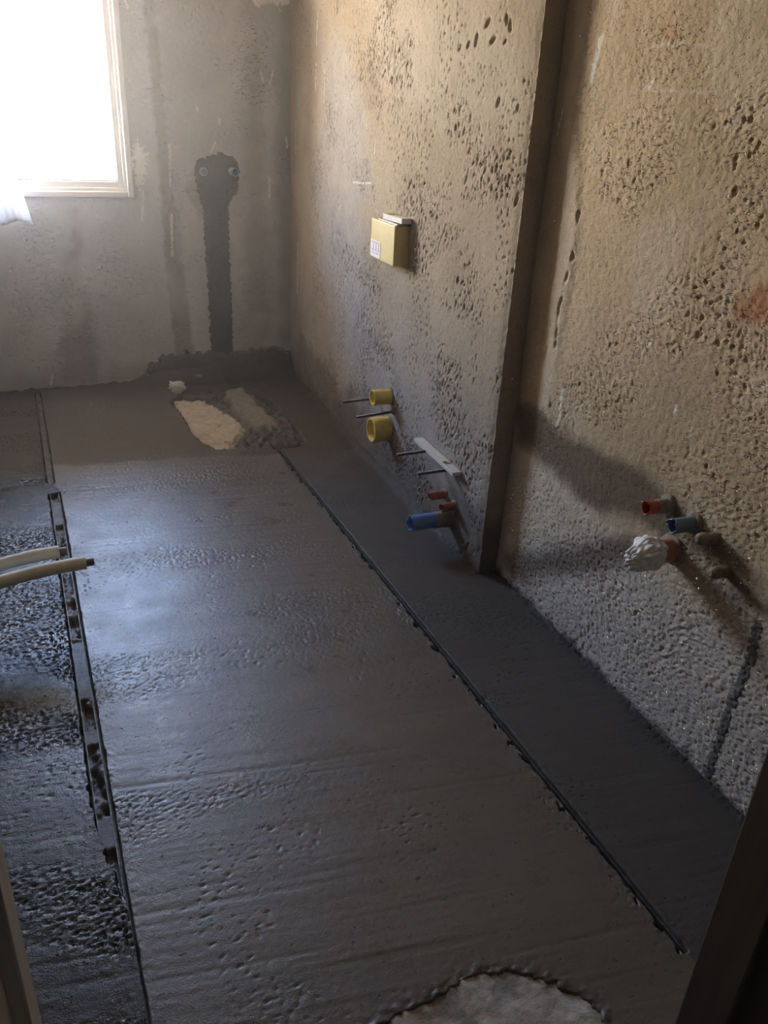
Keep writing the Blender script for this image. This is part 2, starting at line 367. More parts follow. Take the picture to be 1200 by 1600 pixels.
for pts in ([(0.589, 1.005), (0.571, 0.86)], [(0.735, 1.227), (0.725, 1.032)], [(0.722, 0.891), (0.712, 0.682)], [(1.276, 1.585), (1.255, 1.52)], [(1.209, 1.575), (1.222, 1.533)], [(1.342, 1.276), (1.348, 1.224)], [(1.245, 1.086), (1.247, 0.974)], [(0.571, 1.831), (0.583, 1.802)], [(0.965, 1.243), (0.943, 1.194)], [(0.042, 0.076), (0.029, 0.027)], [(0.879, 1.407), (0.884, 1.384)], [(0.992, 1.351), (0.994, 1.324)]):
    white = np.maximum(white, stroke(U, V, pts, .004, .5, .004, 90, 20))
h += .0012*white + .0015*old
def hole_keep(xs, zs):
    cx = (xs[:-1]+xs[1:])/2; cz = (zs[:-1]+zs[1:])/2
    i = (cx > WX0+.02) & (cx < WX1-.02); k = (cz > WZ0+.02) & (cz < WZ1-.02)
    return ~(i[:, None] & k[None, :])
hb = h
wall_back = grid_obj('wall_back', U, YB - h, V, M_back, attrs=dict(old_patch=old, damp=damp, dry=dry, white=white, rough=scale_m*.9+.1), keep=hole_keep(xs, zs))
tag(wall_back, kind='structure')
bm = bmesh.new()
for lo, hi in (((WX0-.02, YB-.0, WZ0-.01), (WX0+.02, YB+.3, WZ1+.01)), ((WX1-.02, YB+.0, WZ0-.01), (WX1+.02, YB+.3, WZ1+.01)), ((WX0, YB+.0, WZ0-.02), (WX1, YB+.3, WZ0+.02)), ((WX0, YB+.0, WZ1-.02), (WX1, YB+.3, WZ1+.02))):
    box(bm, (lo[0], lo[1]+.012, lo[2]), hi)
obj('window_reveal', bm, M_back, wall_back)
# wet mortar over the pipe chase and banked along the foot of the wall
mk = (xs > .50); U2, V2, h2 = U[mk][:, zs < 1.24], V[mk][:, zs < 1.24], hb[mk][:, zs < 1.24]
strip = blot(U2, V2, MORTAR_STRIP, .008, .012, 50, 21); skirt = blot(U2, V2, MORTAR_SKIRT, .018, .03, 22, 22)
mm = np.maximum(strip, skirt)
thick = .005*(strip-.42) ; thick = np.maximum(thick, .05*(skirt-.42)*sm(.22, -.02, V2) + .010*(skirt-.42))
rough_m = .0016*fbm(U2*60, V2*60, 3, 23) + .003*skirt*fbm(U2*16, V2*16, 3, 24)
kq = (mm[:-1, :-1] > .2) | (mm[1:, 1:] > .2)
mp_ = grid_obj('mortar_patch', U2, YB - h2 - thick - rough_m*mm, V2, M_mortar, wall_back, keep=kq)
mp_['label'] = 'dark wet mortar over the pipe chase and along the foot of the wall'

# ---- right wall, thick stretch with its end face
u_far = axis((0, YB+.05-YS-.005, .0040)); n_f = len(u_far)
py = YB+.05-u_far; px = far_x(py); nx = np.full(n_f, -1.0); ny = np.zeros(n_f)
arc = np.linspace(0, math.pi/2, 6)[1:]
c_x, c_y = far_x(YS)+.005, YS+.005
px = np.concatenate([px, c_x-.005*np.cos(arc), dense(c_x+.006, near_x(YS)+.05, .006)])
k_e = len(px)-n_f-5
py = np.concatenate([py, c_y-.005*np.sin(arc), np.full(k_e, YS)])
nx = np.concatenate([nx, -np.cos(arc), np.zeros(k_e)]); ny = np.concatenate([ny, -np.sin(arc), -np.ones(k_e)])
ua = np.concatenate([[0], np.cumsum(np.hypot(np.diff(px), np.diff(py)))])
zs = axis((-.06, 2.02, .0040), (2.02, ZC+.03, .04))
S, V = np.meshgrid(ua.astype(np.float32), zs.astype(np.float32), indexing='ij'); Yc = (YB+.05) - S
PX = np.broadcast_to(px[:, None], S.shape); PY = np.broadcast_to(py[:, None], S.shape); NX = np.broadcast_to(nx[:, None], S.shape); NY = np.broadcast_to(ny[:, None], S.shape)
h = .005*fbm(S*1.5, V*1.5, 3, 31) + .0010*fbm(S*45, V*45, 3, 32)
rg = sm(-.05, .32, fbm(S*2.6, V*3.4, 4, 33) - .25*sm(1.5, 1.8, V)*sm(1.2, 2.2, S))
wob = .6*perlin(S*5, V*5, 34)
a, b = rotated(S, V, 62)
n1 = perlin(a*42+wob, b*95+wob*2, 35) + .35*perlin(a*95, b*120, 82); a, b = rotated(S, V, 84); n2 = perlin(a*30+wob, b*85+wob*2, 36) + .4*perlin(a*90, b*110, 83)
h -= rg*(.0060*sm(.38, .60, n1) + .0050*sm(.42, .64, n2))
h -= .0045*sm(.38, .56, perlin(S*80, V*66, 37))*sm(-.15, .25, fbm(S*4, V*4, 2, 38))
h += .0012*rg*perlin(S*28, V*28, 39)
for (yy, zz), r, ang in zip([(2.444, 1.687), (2.331, 1.69), (2.308, 1.674), (2.505, 1.646), (2.402, 1.642), (3.175, 1.54), (2.325, 1.636), (2.61, 1.629), (2.554, 1.636), (2.219, 1.468), (2.334, 1.482), (2.168, 1.229)], (.012, .010, .011, .012, .012, .009, .006, .007, .008, .008, .010, .010), (40, 110, 110, 80, 30, 85, 40, 60, 60, 70, 60, 70)):
    da, db = rotated(Yc*-1+yy, V-zz, ang); h -= .014*np.exp(-((da/(r*1.4))**2+(db/(r*.6))**2)**1.5)
# the ragged arris of the end face
arris = np.exp(-((S-ua[n_f])/.02)**2); h -= arris*(.004+.005*np.maximum(0, fbm(S*0+3, V*16, 3, 40)))
grey = blot(Yc, V, [(4.029, 1.71), (3.718, 1.698), (3.415, 1.417), (3.344, 1.134), (3.451, 1.046), (3.34, 0.773), (3.25, 0.343), (3.545, 0.25), (3.718, 0.608), (4.029, 0.701), (4.152, 1.051), (4.062, 1.398)], .10, .09, 9, 41)*.75
grey = np.maximum(grey, .65*sm(.80, .25, V + .15*fbm(S*4, V*4, 3, 42)))
pale = .8*blot(Yc, V, [(3.464, 1.838), (2.733, 1.782), (2.204, 1.578), (2.236, 1.419), (2.983, 1.409), (3.256, 1.553)], .1, .06, 8, 43)
damp = .85*sm(.22, .02, V - .10*sm(3.2, 2.6, Yc) + .09*fbm(S*7, V*7, 3, 44) - .10*sm(2.9, 3.3, Yc)*sm(3.9, 3.4, Yc))
damp = np.maximum(damp, .6*blot(Yc, V, [(4.475, 0.111), (4.37, 0.288), (3.789, 0.206), (3.384, 0.015), (2.895, -0.002), (2.443, 0.013), (2.19, -0.027), (4.502, -0.212)], .03, .04, 15, 45))
white = np.zeros_like(S)
for pts in ([(4.12, 1.815), (4.135, 1.689)], [(4.142, 1.611), (4.148, 1.505)], [(4.003, 1.583), (4.015, 1.453)], [(4.478, 1.357), (4.478, 1.205)], [(4.426, 0.763), (4.437, 0.487)], [(3.324, 1.328), (3.325, 1.281)], [(3.825, 0.886), (3.832, 0.841)], [(3.978, 0.735), (3.964, 0.681)], [(3.568, 1.15), (3.348, 1.168)]):
    white = np.maximum(white, .8*stroke(Yc, V, pts, .0035, .5, .004, 90, 46))
rust = blot(Yc, V, [(3.963, 0.018), (3.863, 0.031), (3.905, -0.005), (3.996, -0.015)], .008, .008, 40, 47)*.7
h -= .002*white
wall_far = grid_obj('wall_right', PX+NX*h, PY+NY*h, V, M_far, attrs=dict(grey=grey, pale=pale, damp=damp, white=white, rust=rust, rough=.15+.85*rg))
tag(wall_far, 'thicker brown plastered stretch of right wall by the window', kind='structure')

# ---- right wall, set-back stretch
ys = axis((YF-.05, .75, .02), (.75, YS+.01, .0033)); zs = axis((-.06, 1.80, .0033), (1.80, ZC+.03, .04))
Yn, V = np.meshgrid(ys.astype(np.float32), zs.astype(np.float32), indexing='ij'); S = -Yn
h = .006*fbm(S*1.7, V*1.7, 3, 51) + .0012*fbm(S*50, V*50, 3, 52)
wx_, wy_ = .05*fbm(S*3, V*3, 2, 53), .05*fbm(S*3+9, V*3, 2, 54)
a, b = rotated(S+wx_, V+wy_, 20); worm = perlin(a*48, b*115, 55)
a, b = rotated(S+wx_*1.5, V+wy_*1.5, -35); worm2 = perlin(a*42, b*105, 56)
sel = sm(-.2, .2, fbm(S*2.2, V*2.2, 2, 57)); wz_ = worm*sel + worm2*(1-sel)
low = sm(.55, .35, V + .08*fbm(S*5, V*5, 2, 58))
rg = sm(-.15, .25, fbm(S*2.8, V*3.2, 4, 59)) * (1-.6*sm(1.75, 1.95, Yn))
h += rg*(.0026*wz_ - .004*sm(.36, .60, wz_+.25*perlin(S*110, V*130, 85))*(1-low))
h += low*(.0007*perlin(S*70, V*100, 60) - .0032*sm(.34, .6, perlin(S*90, V*130, 61)+.3*perlin(S*130, V*150, 84)))
h -= .0045*sm(.42, .62, perlin(S*60, V*52, 62))*rg*sm(-.1, .3, fbm(S*4, V*4, 2, 81))
ridge = blot(Yn, V, [(2.089, 1.739), (2.032, 1.734), (2.029, 1.461), (1.951, 1.23), (1.945, 0.974), (1.939, 0.63), (1.999, 0.65), (2.008, 0.923), (2.032, 1.22), (2.086, 1.505)], .02, .015, 14, 63)
h = h*(1-.6*ridge) + .004*ridge
crack = stroke(Yn, V, [(1.951, 1.23), (1.95, 1.113), (1.976, 0.967), (1.961, 0.821), (1.949, 0.667)], .004, .5, .008, 30, 64)*sm(-.25, .1, perlin(S*3, V*14, 86)); h -= .005*crack
crack2 = stroke(Yn, V, [(1.735, 1.021), (1.533, 1.021), (1.34, 1.019), (1.192, 1.012)], .0022, .5, .004, 40, 65); h -= .003*crack2
BAND1 = [(2.141, 0.618), (2.052, 0.64), (1.942, 0.639), (1.804, 0.63), (1.639, 0.638), (1.495, 0.656), (1.429, 0.642), (1.36, 0.625), (1.315, 0.578), (1.366, 0.515), (1.481, 0.521), (1.585, 0.499), (1.693, 0.457), (1.848, 0.48), (1.979, 0.499), (2.105, 0.5)]
damp = .85*blot(Yn, V, BAND1, .03, .022, 12, 66)
damp = np.maximum(damp, .8*blot(Yn, V, [(2.096, 0.099), (1.84, 0.246), (1.643, 0.39), (1.505, 0.465), (1.469, 0.41), (1.589, 0.308), (1.788, 0.185), (2.02, -0.001)], .035, .022, 12, 67))
damp = np.maximum(damp, .75*blot(Yn, V, [(1.335, 0.532), (1.267, 0.602), (1.187, 0.61), (1.089, 0.549), (1.039, 0.513), (1.107, 0.488), (1.198, 0.519)], .04, .03, 14, 68))
damp = np.maximum(damp, .9*sm(.035, .0, V + .028*fbm(S*16, V*16, 3, 69)))
grey = low*.9
pale = .8*blot(Yn, V, [(2.11, 0.488), (1.996, 0.492), (1.83, 0.477), (1.614, 0.449), (1.52, 0.469), (1.644, 0.393), (1.842, 0.25), (2.068, 0.114)], .025, .02, 14, 70)
pale = np.maximum(pale, .7*ridge); pale = np.maximum(pale, .6*blot(Yn, V, [(1.102, 0.473), (1.069, 0.545), (1.038, 0.563), (1.001, 0.455), (1.051, 0.438)], .02, .02, 20, 71))
pale = np.maximum(pale, .5*sm(.15, .5, fbm(S*3, V*3, 3, 72)))
white = np.zeros_like(S)
for pts, ww in (([(1.965, 1.637), (1.977, 1.586), (1.985, 1.543)], .0085), ([(1.739, 1.542), (1.743, 1.525)], .005), ([(1.9, 0.743), (1.904, 0.683)], .005), ([(1.896, 0.676), (1.905, 0.632)], .005), ([(1.572, 0.976), (1.582, 0.961)], .005), ([(1.442, 0.851), (1.443, 0.834)], .004), ([(2.095, 1.482), (2.108, 1.411)], .003)):
    white = np.maximum(white, stroke(Yn, V, pts, ww, .5, .005, 80, 73))
scr = np.zeros_like(S)
for pts in ([(1.76, 1.611), (1.652, 1.613), (1.54, 1.6)], [(1.78, 1.522), (1.542, 1.518)], [(1.373, 1.21), (1.377, 1.129), (1.373, 1.046)], [(1.364, 1.205), (1.368, 1.089)], [(1.737, 1.458), (1.612, 1.454)], [(1.647, 0.993), (1.578, 0.93), (1.526, 0.904)], [(1.38, 0.784), (1.379, 0.849)]):
    scr = np.maximum(scr, .7*stroke(Yn, V, pts, .0028, .5, .003, 60, 74))
rust = .8*blot(Yn, V, [(1.337, 1.124), (1.294, 1.16), (1.25, 1.181), (1.221, 1.097), (1.29, 1.094), (1.329, 1.071)], .02, .02, 20, 75)
rust = np.maximum(rust, .4*blot(Yn, V, [(1.727, 1.65), (1.682, 1.642), (1.686, 1.621), (1.731, 1.628)], .015, .01, 20, 76))
hn = h
wall_near = grid_obj('wall_right', near_x(Yn)-h, Yn, V, M_near, attrs=dict(grey=grey, pale=pale, damp=damp, white=white, rust=rust, scratch=scr, rough=(.4+.6*rg)*(1-.7*low), low=low), flip=True)
tag(wall_near, 'set-back ochre plastered stretch of right wall by the doorway', kind='structure')
chase = stroke(Yn, V, [(1.054, 0.479), (1.051, 0.368), (1.062, 0.23), (1.07, 0.022)], .012, .45, .009, 45, 77)
kq = (chase[:-1, :-1] > .15) | (chase[1:, 1:] > .15)
o = grid_obj('chase_filling', near_x(Yn)-hn-.0022*(chase-.35)-.002*fbm(S*90, V*90, 2, 78)*chase, Yn, V, M_mortar, wall_near, keep=kq, flip=True)
o['label'] = 'narrow slanting strip of dark mortar filling a cable chase'

# ---- left wall, door wall, ceiling, hall behind the camera
ys2 = dense(YF-.05, YB+.05, .04); zs2 = dense(-.06, ZC+.03, .04)
A, B = np.meshgrid(ys2, zs2, indexing='ij')
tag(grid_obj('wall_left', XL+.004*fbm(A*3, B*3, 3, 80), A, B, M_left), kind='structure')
JX0, JX1, JZ = -.073, .722, 2.05           # door opening
o = obj('wall_front', box(box(box(bmesh.new(), (XL-.1, YF-.11, -.06), (JX0-.03, YF, ZC)), (JX1+.03, YF-.11, -.06), (near_x(.5)+.1, YF, ZC)), (XL-.1, YF-.11, JZ+.03), (near_x(.5)+.1, YF, ZC)), M_hall); tag(o, kind='structure')
tag(obj('ceiling', bbox((XL-.2, YF-.2, ZC), (1.7, YB+.2, ZC+.1)), M_ceil), kind='structure')
bm = bmesh.new(); HX0, HX1, HY = -.6, 1.6, -1.5
box(bm, (HX0-.1, HY-.1, -.1), (HX0, YF-.05, ZC)); box(bm, (HX1, HY-.1, -.1), (HX1+.1, YF-.05, ZC)); box(bm, (HX0-.1, HY-.1, -.1), (HX1+.1, HY, ZC))
tag(obj('wall_hall', bm, M_hall), kind='structure')
tag(obj('ceiling', bbox((HX0-.1, HY-.1, ZC), (HX1+.1, YF-.1, ZC+.1)), M_hall), kind='structure')
tag(obj('floor', bbox((HX0-.1, HY-.1, -.12), (HX1+.1, YF-.05, -.03)), M_slab), kind='structure')
d1 = empty('door_1', ((JX0+JX1)/2, YF-.06, 0)); tag(d1, kind='structure')
bm = bbox((JX0-.03, YF-.035, -.03), (JX0, YF+.012, JZ), .002); box(bm, (JX0-.03, YF-.115, -.03), (JX0-.012, YF-.03, JZ), .002)
o = obj('jamb', bm, M_jambpale, d1); o['label'] = 'bare pale timber jamb'
o = obj('strike_plate', bbox((JX0-.013, YF-.075, .93), (JX0-.010, YF-.038, 1.25), .001), M_steel, d1); o['label'] = 'dark metal plate on the pale jamb'
bm = bbox((JX1, YF-.06, -.03), (JX1+.03, YF+.012, JZ), .003); box(bm, (JX1+.012, YF-.115, -.03), (JX1+.03, YF-.05, JZ), .002)
o = obj('jamb', bm, M_jambdark, d1); o['label'] = 'dark brown timber jamb'
obj('head_jamb', bbox((JX0-.03, YF-.115, JZ), (JX1+.03, YF+.012, JZ+.03), .003), M_jambdark, d1)
for x0, x1 in ((JX0-.10, JX0-.022), (JX1+.022, JX1+.10)):
    obj('casing', bbox((x0, YF-.13, -.03), (x1, YF-.11, JZ+.09), .004), M_jambdark, d1)

# ---- floor: old slab, with three new screed panels cut by the rails
def rail_l(y): return .0287 - .0106*y          # right edge of the left rail
def rail_r(y): return 1.0347 - .0194*y
HOLE_B = [(0.596, 4.211), (0.675, 4.321), (0.814, 4.22), (0.977, 4.29), (1.117, 4.165), (1.132, 3.848), (1.119, 3.502), (1.057, 3.435), (0.956, 3.438), (0.826, 3.491), (0.694, 3.503), (0.646, 3.615), (0.622, 3.742), (0.625, 3.962)]
HOLE_F = [(0.35, 0.774), (0.422, 0.803), (0.486, 0.804), (0.544, 0.817), (0.593, 0.821), (0.663, 0.809), (0.723, 0.769), (0.768, 0.719), (0.781, 0.676), (0.77, 0.614)]
ya = axis((.42, 1.1, .006), (1.1, 3.3, .02), (3.3, YB+.04, .007)); xa = axis((XL-.04, .35, .02), (.35, 1.25, .006), (1.25, 1.45, .02))
X, Y = np.meshgrid(xa.astype(np.float32), ya.astype(np.float32), indexing='ij')
z = -.030 + .004*fbm(X*9, Y*9, 4, 90) + .0022*fbm(X*50, Y*50, 3, 91)
inb = poly_sd(X, Y, HOLE_B); inf = poly_sd(X, Y, HOLE_F)
sandy = sm(.0, .02, poly_sd(X, Y, [(0.623, 4.29), (0.781, 4.228), (0.846, 4.022), (0.895, 3.861), (0.883, 3.707), (0.777, 3.579), (0.789, 3.477), (0.691, 3.488), (0.629, 3.62), (0.619, 3.983)])+.03*fbm(X*22, Y*34, 4, 92))
sd_ = poly_sd(X, Y, [(0.92, 4.305), (1.008, 4.329), (1.045, 3.755), (0.927, 3.731), (0.903, 4.007)])
bench = sm(-.02, .02, sd_ + .012*fbm(X*14, Y*14, 2, 93))
z = z + .018*sandy*(1+.5*fbm(X*7, Y*14, 2, 94)) + .0255*sm(-.07, -.035, inf) 
z = z + .011*sandy*fbm(X*26, Y*45, 4, 95)
sandy = sandy*(.55+.45*sm(-.25, .2, fbm(X*18, Y*40, 3, 102)))
rusty = sm(.05, .35, fbm(X*8+3, Y*8, 3, 96))*sm(-.05, .05, inf)*.8
dirty = sm(.35, -.1, sandy + .25*fbm(X*20, Y*20, 2, 97))*(Y > 2)
dirty = np.maximum(dirty, .55*sm(.15, .4, fbm(X*12, Y*12, 3, 98))*(Y < 2))
floor = grid_obj('floor', X, Y, z, M_slab, attrs=dict(sandy=sandy, rusty=rusty, dirty=dirty)); tag(floor, kind='structure')
bmx = np.meshgrid(axis((.62, 1.15, .006)), axis((3.38, 4.45, .006)), indexing='ij')
X, Y = (q.astype(np.float32) for q in bmx)
bench = sm(-.03, .02, poly_sd(X, Y, [(0.91, 4.307), (1.014, 4.351), (1.052, 3.734), (0.935, 3.711), (0.898, 3.958)]) + .012*fbm(X*14, Y*14, 2, 93))
heap = sm(-.03, .04, poly_sd(X, Y, [(0.703, 4.359), (0.852, 4.402), (1.164, 4.337), (1.176, 3.937), (1.114, 3.486), (0.948, 3.433), (0.795, 3.475), (0.781, 3.595), (0.88, 3.708), (0.846, 4.022), (0.781, 4.228)]) + .035*fbm(X*12, Y*14, 3, 99))
zz = -.045 + .045*bench + .05*heap*(.62+.6*np.abs(fbm(X*14, Y*11, 4, 100)))*(1-.75*bench) + .003*fbm(X*60, Y*60, 2, 101)*(1-bench)
kq = np.maximum(bench, heap)[:-1, :-1] > .05
o = grid_obj('mortar_heap', X, Y, zz, mat('lumpy_mortar', (.085, .075, .066), (.06, .053, .047), 9, .6, [(110, .003, .5)], [('bench', (.20, .175, .145))], (160, .3)), floor, attrs=dict(bench=bench), keep=kq)
o['kind'] = 'stuff'; o['label'] = 'lumpy dark mortar heap left in the floor pit'

def cove(X, Y):
    """screed drawn up against the walls with a crumbly edge"""
    dn = np.where(Y > YS, far_x(Y)-X, near_x(Y)-X); db = YB-Y; dl = X-XL
    c = .006*np.exp(-np.maximum(dn, 0)/.009)*(1+1.1*fbm(X*40, Y*13, 4, 110))
    c += .014*sm(2.15, 2.6, Y)*sm(.06, -.01, dn+.02*fbm(X*6, Y*6, 3, 111))**2
    c += .010*np.exp(-np.maximum(db, 0)/.02)*(1+fbm(X*20, Y*20, 2, 112)) + .012*np.exp(-np.maximum(dl, 0)/.02)
    c += .075*sm(.45, .6, X)*sm(.16, 0, db)**2
    e_ = np.exp(-(dn/.022)**2); c += e_*.004*fbm(X*70, Y*60, 3, 113)
    return c, e_
def act_l(Y): return np.maximum(sm(1.17, 1.50, Y+.05*fbm(Y*14, Y*0, 2, 130))*sm(3.235, 3.222, Y), sm(3.328, 3.338, Y)*sm(4.54, 4.53, Y))
def act_m(Y): return np.maximum(sm(.60, .63, Y)*sm(3.235, 3.222, Y), sm(3.328, 3.338, Y)*sm(4.54, 4.53, Y))
def act_r(Y): return sm(.715, .73, Y)*sm(3.425, 3.41, Y)
def panel(name, s, xl, xr, ys, seed, gran, stri, m, holes, edge, label):
    """s in 0..1 across; xl, xr give the long edges; holes are poured-around pits"""
    Y = np.broadcast_to(ys[None, :].astype(np.float32), (len(s), len(ys))); X = (xl(Y) + s[:, None]*(xr(Y)-xl(Y))).astype(np.float32)
    z = .0025*fbm(X*1.3, Y*1.3, 3, seed)
    ax, ay = rotated(X, Y, -8)
    z += stri*(.0006*fbm(ax*1.2, ay*20, 3, seed+1) + .00022*perlin(ax*1.6, ay*70, seed+2)) - .0005*stri*sm(.40, .60, perlin(ax*1.3, ay*34, seed+17))
    bands = fbm(ax*1.1, ay*3.2, 3, seed+3) + .35*perlin(ax*.5, ay*6, seed+4)
    g = sm(.05, .40, bands + (.22 if gran > 1 else 0))
    grain = fbm(X*75, Y*75, 2, seed+5)
    z += .00022*grain*(.5+gran)
    pit = sm(.20, .5, perlin(X*105, Y*120, seed+6))*g*gran + .8*sm(.50, .62, perlin(X*75, Y*95, seed+7))*sm(.1, .4, fbm(X*3, Y*3, 2, seed+8))
    lump = sm(.1, .5, fbm(X*75, Y*80, 2, seed+9))*g*gran
    z += -.0026*pit + .0009*lump
    # crumbled long edges beside the rails
    for side, (w0, rag, pits, active) in edge.items():
        d = (X-xl(Y)) if side == 'l' else (xr(Y)-X)
        rg = np.maximum(0, fbm(X*30, Y*14, 3, seed+11))*rag + np.maximum(0, fbm(X*60, Y*30+5, 2, seed+12)-.15)*pits
        act = active(Y); z -= .032*(1-sm(w0+rg, w0+rg+.004, d))*act; near_e = np.exp(-(d/.035)**2)*act
        z += near_e*(.0018 if pits >= .03 else .0007)*fbm(X*80, Y*70, 2, seed+13); pit = np.maximum(pit, near_e*.5*sm(.1, .4, fbm(X*60, Y*50, 2, seed+14)))
    for hp in holes:
        sdf = poly_sd(X, Y, hp) + .012*fbm(X*30, Y*30, 5, seed+15, .65)
        ed = np.exp(-(np.maximum(-sdf, 0)/.025)**2)
        z += -.055*sm(-.004, .014, sdf) + ed*(1-sm(-.006, .0, sdf))*.0045*fbm(X*60, Y*60, 3, seed+16); pit = np.maximum(pit, ed*.7)
    batch_shade = sm(-.02, .03, Y-(3.50-.13*np.clip(X, 0, 1.4)+.03*fbm(X*7, Y*7, 3, seed+19)))      # browner batch under the window; shade below the sill painted into its colour
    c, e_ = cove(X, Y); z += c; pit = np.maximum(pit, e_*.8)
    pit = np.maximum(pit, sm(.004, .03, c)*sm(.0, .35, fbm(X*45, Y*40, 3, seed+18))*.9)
    dull = np.clip(sm(.05, .25, c/.05) + e_*.6 + .5*sm(3.2, 3.6, Y), 0, 1)*.9
    o = grid_obj(name, X, Y, z, m, floor, attrs=dict(batch_shade=batch_shade, pit=np.clip(pit, 0, 1), dull=np.maximum(dull, batch_shade*.9), gran=np.clip(.08+gran*g*.9+.5*np.clip(e_, 0, 1), 0, 1))); o['label'] = label
    return o
ysf = axis((.42, .62, .02), (.62, 1.7, .0032), (1.7, 2.9, .0042), (2.9, YB+.03, .0055))
def s_axis(width, step, fine_l, fine_r):
    a = list(np.arange(0, .05, .0016)) if fine_l else [0.0]
    b = list(width-np.arange(0, .05, .0016)) if fine_r else [width]
    mid = list(np.arange(a[-1]+step*.6, b[-1]-step*.4, step))
    return np.array(sorted(a+mid+b))/width
R_END, R_TOP = .72, 3.42
def xr_mid(y): return rail_r(y)
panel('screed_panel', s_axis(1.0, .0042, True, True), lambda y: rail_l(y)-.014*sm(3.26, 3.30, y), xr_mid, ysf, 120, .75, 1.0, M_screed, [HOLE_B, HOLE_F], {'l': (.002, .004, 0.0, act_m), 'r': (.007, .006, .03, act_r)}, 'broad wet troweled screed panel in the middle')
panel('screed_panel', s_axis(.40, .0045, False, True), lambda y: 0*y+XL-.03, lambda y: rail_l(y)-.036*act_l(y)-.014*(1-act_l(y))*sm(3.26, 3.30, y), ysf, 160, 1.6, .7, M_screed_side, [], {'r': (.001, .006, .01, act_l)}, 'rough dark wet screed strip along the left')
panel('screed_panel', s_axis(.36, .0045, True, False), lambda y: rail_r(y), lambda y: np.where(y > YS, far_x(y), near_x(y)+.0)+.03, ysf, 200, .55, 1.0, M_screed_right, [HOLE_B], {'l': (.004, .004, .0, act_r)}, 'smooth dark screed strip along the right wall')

# ---- window
win = empty('window_1', ((WX0+WX1)/2, YB, WZ0)); tag(win, 'white plastic window', kind='structure')
def ring(bm, x0, x1, z0, z1, wd, y0, y1, bev=.004):
    for lo, hi in (((x0, y0, z0), (x0+wd, y1, z1)), ((x1-wd, y0, z0), (x1, y1, z1)), ((x0+wd-.001, y0, z0), (x1-wd+.001, y1, z0+wd)), ((x0+wd-.001, y0, z1-wd), (x1-wd+.001, y1, z1))): box(bm, lo, hi, bev)
    return bm
bm = ring(bmesh.new(), WX0, WX1, WZ0, WZ1, .030, YB-.018, YB+.07, .006); ring(bm, WX0+.028, WX1-.028, WZ0+.028, WZ1-.028, .018, YB-.004, YB+.07, .004)
obj('window_frame', bm, M_pvc, win)
sash = obj('sash', ring(bmesh.new(), WX0+.046, WX1-.046, WZ0+.046, WZ1-.046, .028, YB+.012, YB+.065, .005), M_pvc, win)
obj('gasket', ring(bmesh.new(), WX0+.073, WX1-.073, WZ0+.073, WZ1-.073, .005, YB+.020, YB+.045, .0), M_gasket, sash)
obj('glass_pane', bbox((WX0+.074, YB+.034, WZ0+.074), (WX1-.074, YB+.040, WZ1-.074)), M_glass, sash)
# unseen slab added outside above the window to keep high sky off the floor
bm = bbox((-2.4, YB+.30, 2.42), (3.2, YB+1.40, 2.58), .004)
tag(obj('ceiling', bm, M_jambdark), 'unseen dark slab added above the window outside to shade the floor', kind='structure')

# ================================================================== THINGS
# ---- curtain
def curtain():
    nu, nv = 90, 60; t = np.linspace(0, 1, nu)[:, None]; s = np.linspace(0, 1, nv)[None, :]
    zt = 2.24; hem = .880 + .012*np.cos((t-.8)*6)*np.ones_like(s) - .012*t
    z = zt + (hem-zt)*s
    x = (WX0+.18) + t*(.06 + .16*s**1.6) + .004*np.sin(s*9+t*5)
    y = YB-.190 - .022*np.sin(t*2*np.pi*2.2+.6+.5*s)*(.5+.5*s) - .006*np.sin(t*40)*s
    co = np.stack([x+0*s, y+0*s, z+0*t], -1).reshape(-1, 3)
    o = from_arrays('curtain', co, grid_faces(nu, nv), M_cloth)
    md = o.modifiers.new('cloth_thickness', 'SOLIDIFY'); md.thickness = .0012
    return o
cu = empty('curtain_rail', (-.2, YB-.19, 2.255)); tag(cu, 'white curtain rail above the window', 'curtain rail')
obj('bar', closed_lathe((WX0-.03, YB-.19, 2.252), (1, 0, 0), [(0, .009), (.0, .012), (WX1-WX0+.06, .012), (WX1-WX0+.06, .009)], 14), M_pvc, cu, True, True)
for x in (WX0, WX1): obj('bracket', bbox((x-.008, YB-.20, 2.244), (x+.008, YB+.01, 2.26), .002), M_pvc, cu)
tag(curtain(), 'white cloth curtain hanging over the left side of the bright window', 'curtain')

# ---- plumbing stubs
MX = Vector((-1, 0, 0))
def ragged(seed, amp, ends=(3, 4, 5)):
    r = random.Random(seed); tab = [r.uniform(-1, 1) for _ in range(64)]
    def f(k, a, s, rad):
        if k in ends:
            i = a/(2*math.pi)*9; j = int(i) % 9; s += amp*tab[j]
        return s, rad*(1+.012*tab[int(a*7) % 64])
    return f
def stub(name, label, cat, base, d, L, ro, ri, m, seed, group=None, ragg=.002, sleeve=None, flare=None):
    root = empty(name, base); tag(root, label, cat, group)
    cutf = ragged(seed, ragg)
    if flare:
        c0 = cutf
        def cutf(k, a, s, rad, c0=c0):
            s, rad = c0(k, a, s, rad)
            if k in (3, 4, 5): rad *= flare
            return s, rad
    obj('pipe', tube_shell(base, d, L, ro, ri, cut=cutf), m, root, True, True)
    obj('bore', closed_lathe(Vector(base), d, [(-.02, ri*.99), (L*.35, ri*.99)], 24), M_hole, root)
    if sleeve:
        l0, l1, extra, sm_ = sleeve; r2 = random.Random(seed+5)
        bm, _ = lathe(base, d, [(l0-.01, ro+.0002), (l0, ro+extra), (l0+(l1-l0)*.3, ro+extra*1.2), (l0+(l1-l0)*.6, ro+extra*.8), (l1, ro+extra*.9), (l1+.004, ro-.0005)], 26, wob=.05, rnd=r2)
        o = obj('cement_crust', bm, sm_, root, True); 
    return root
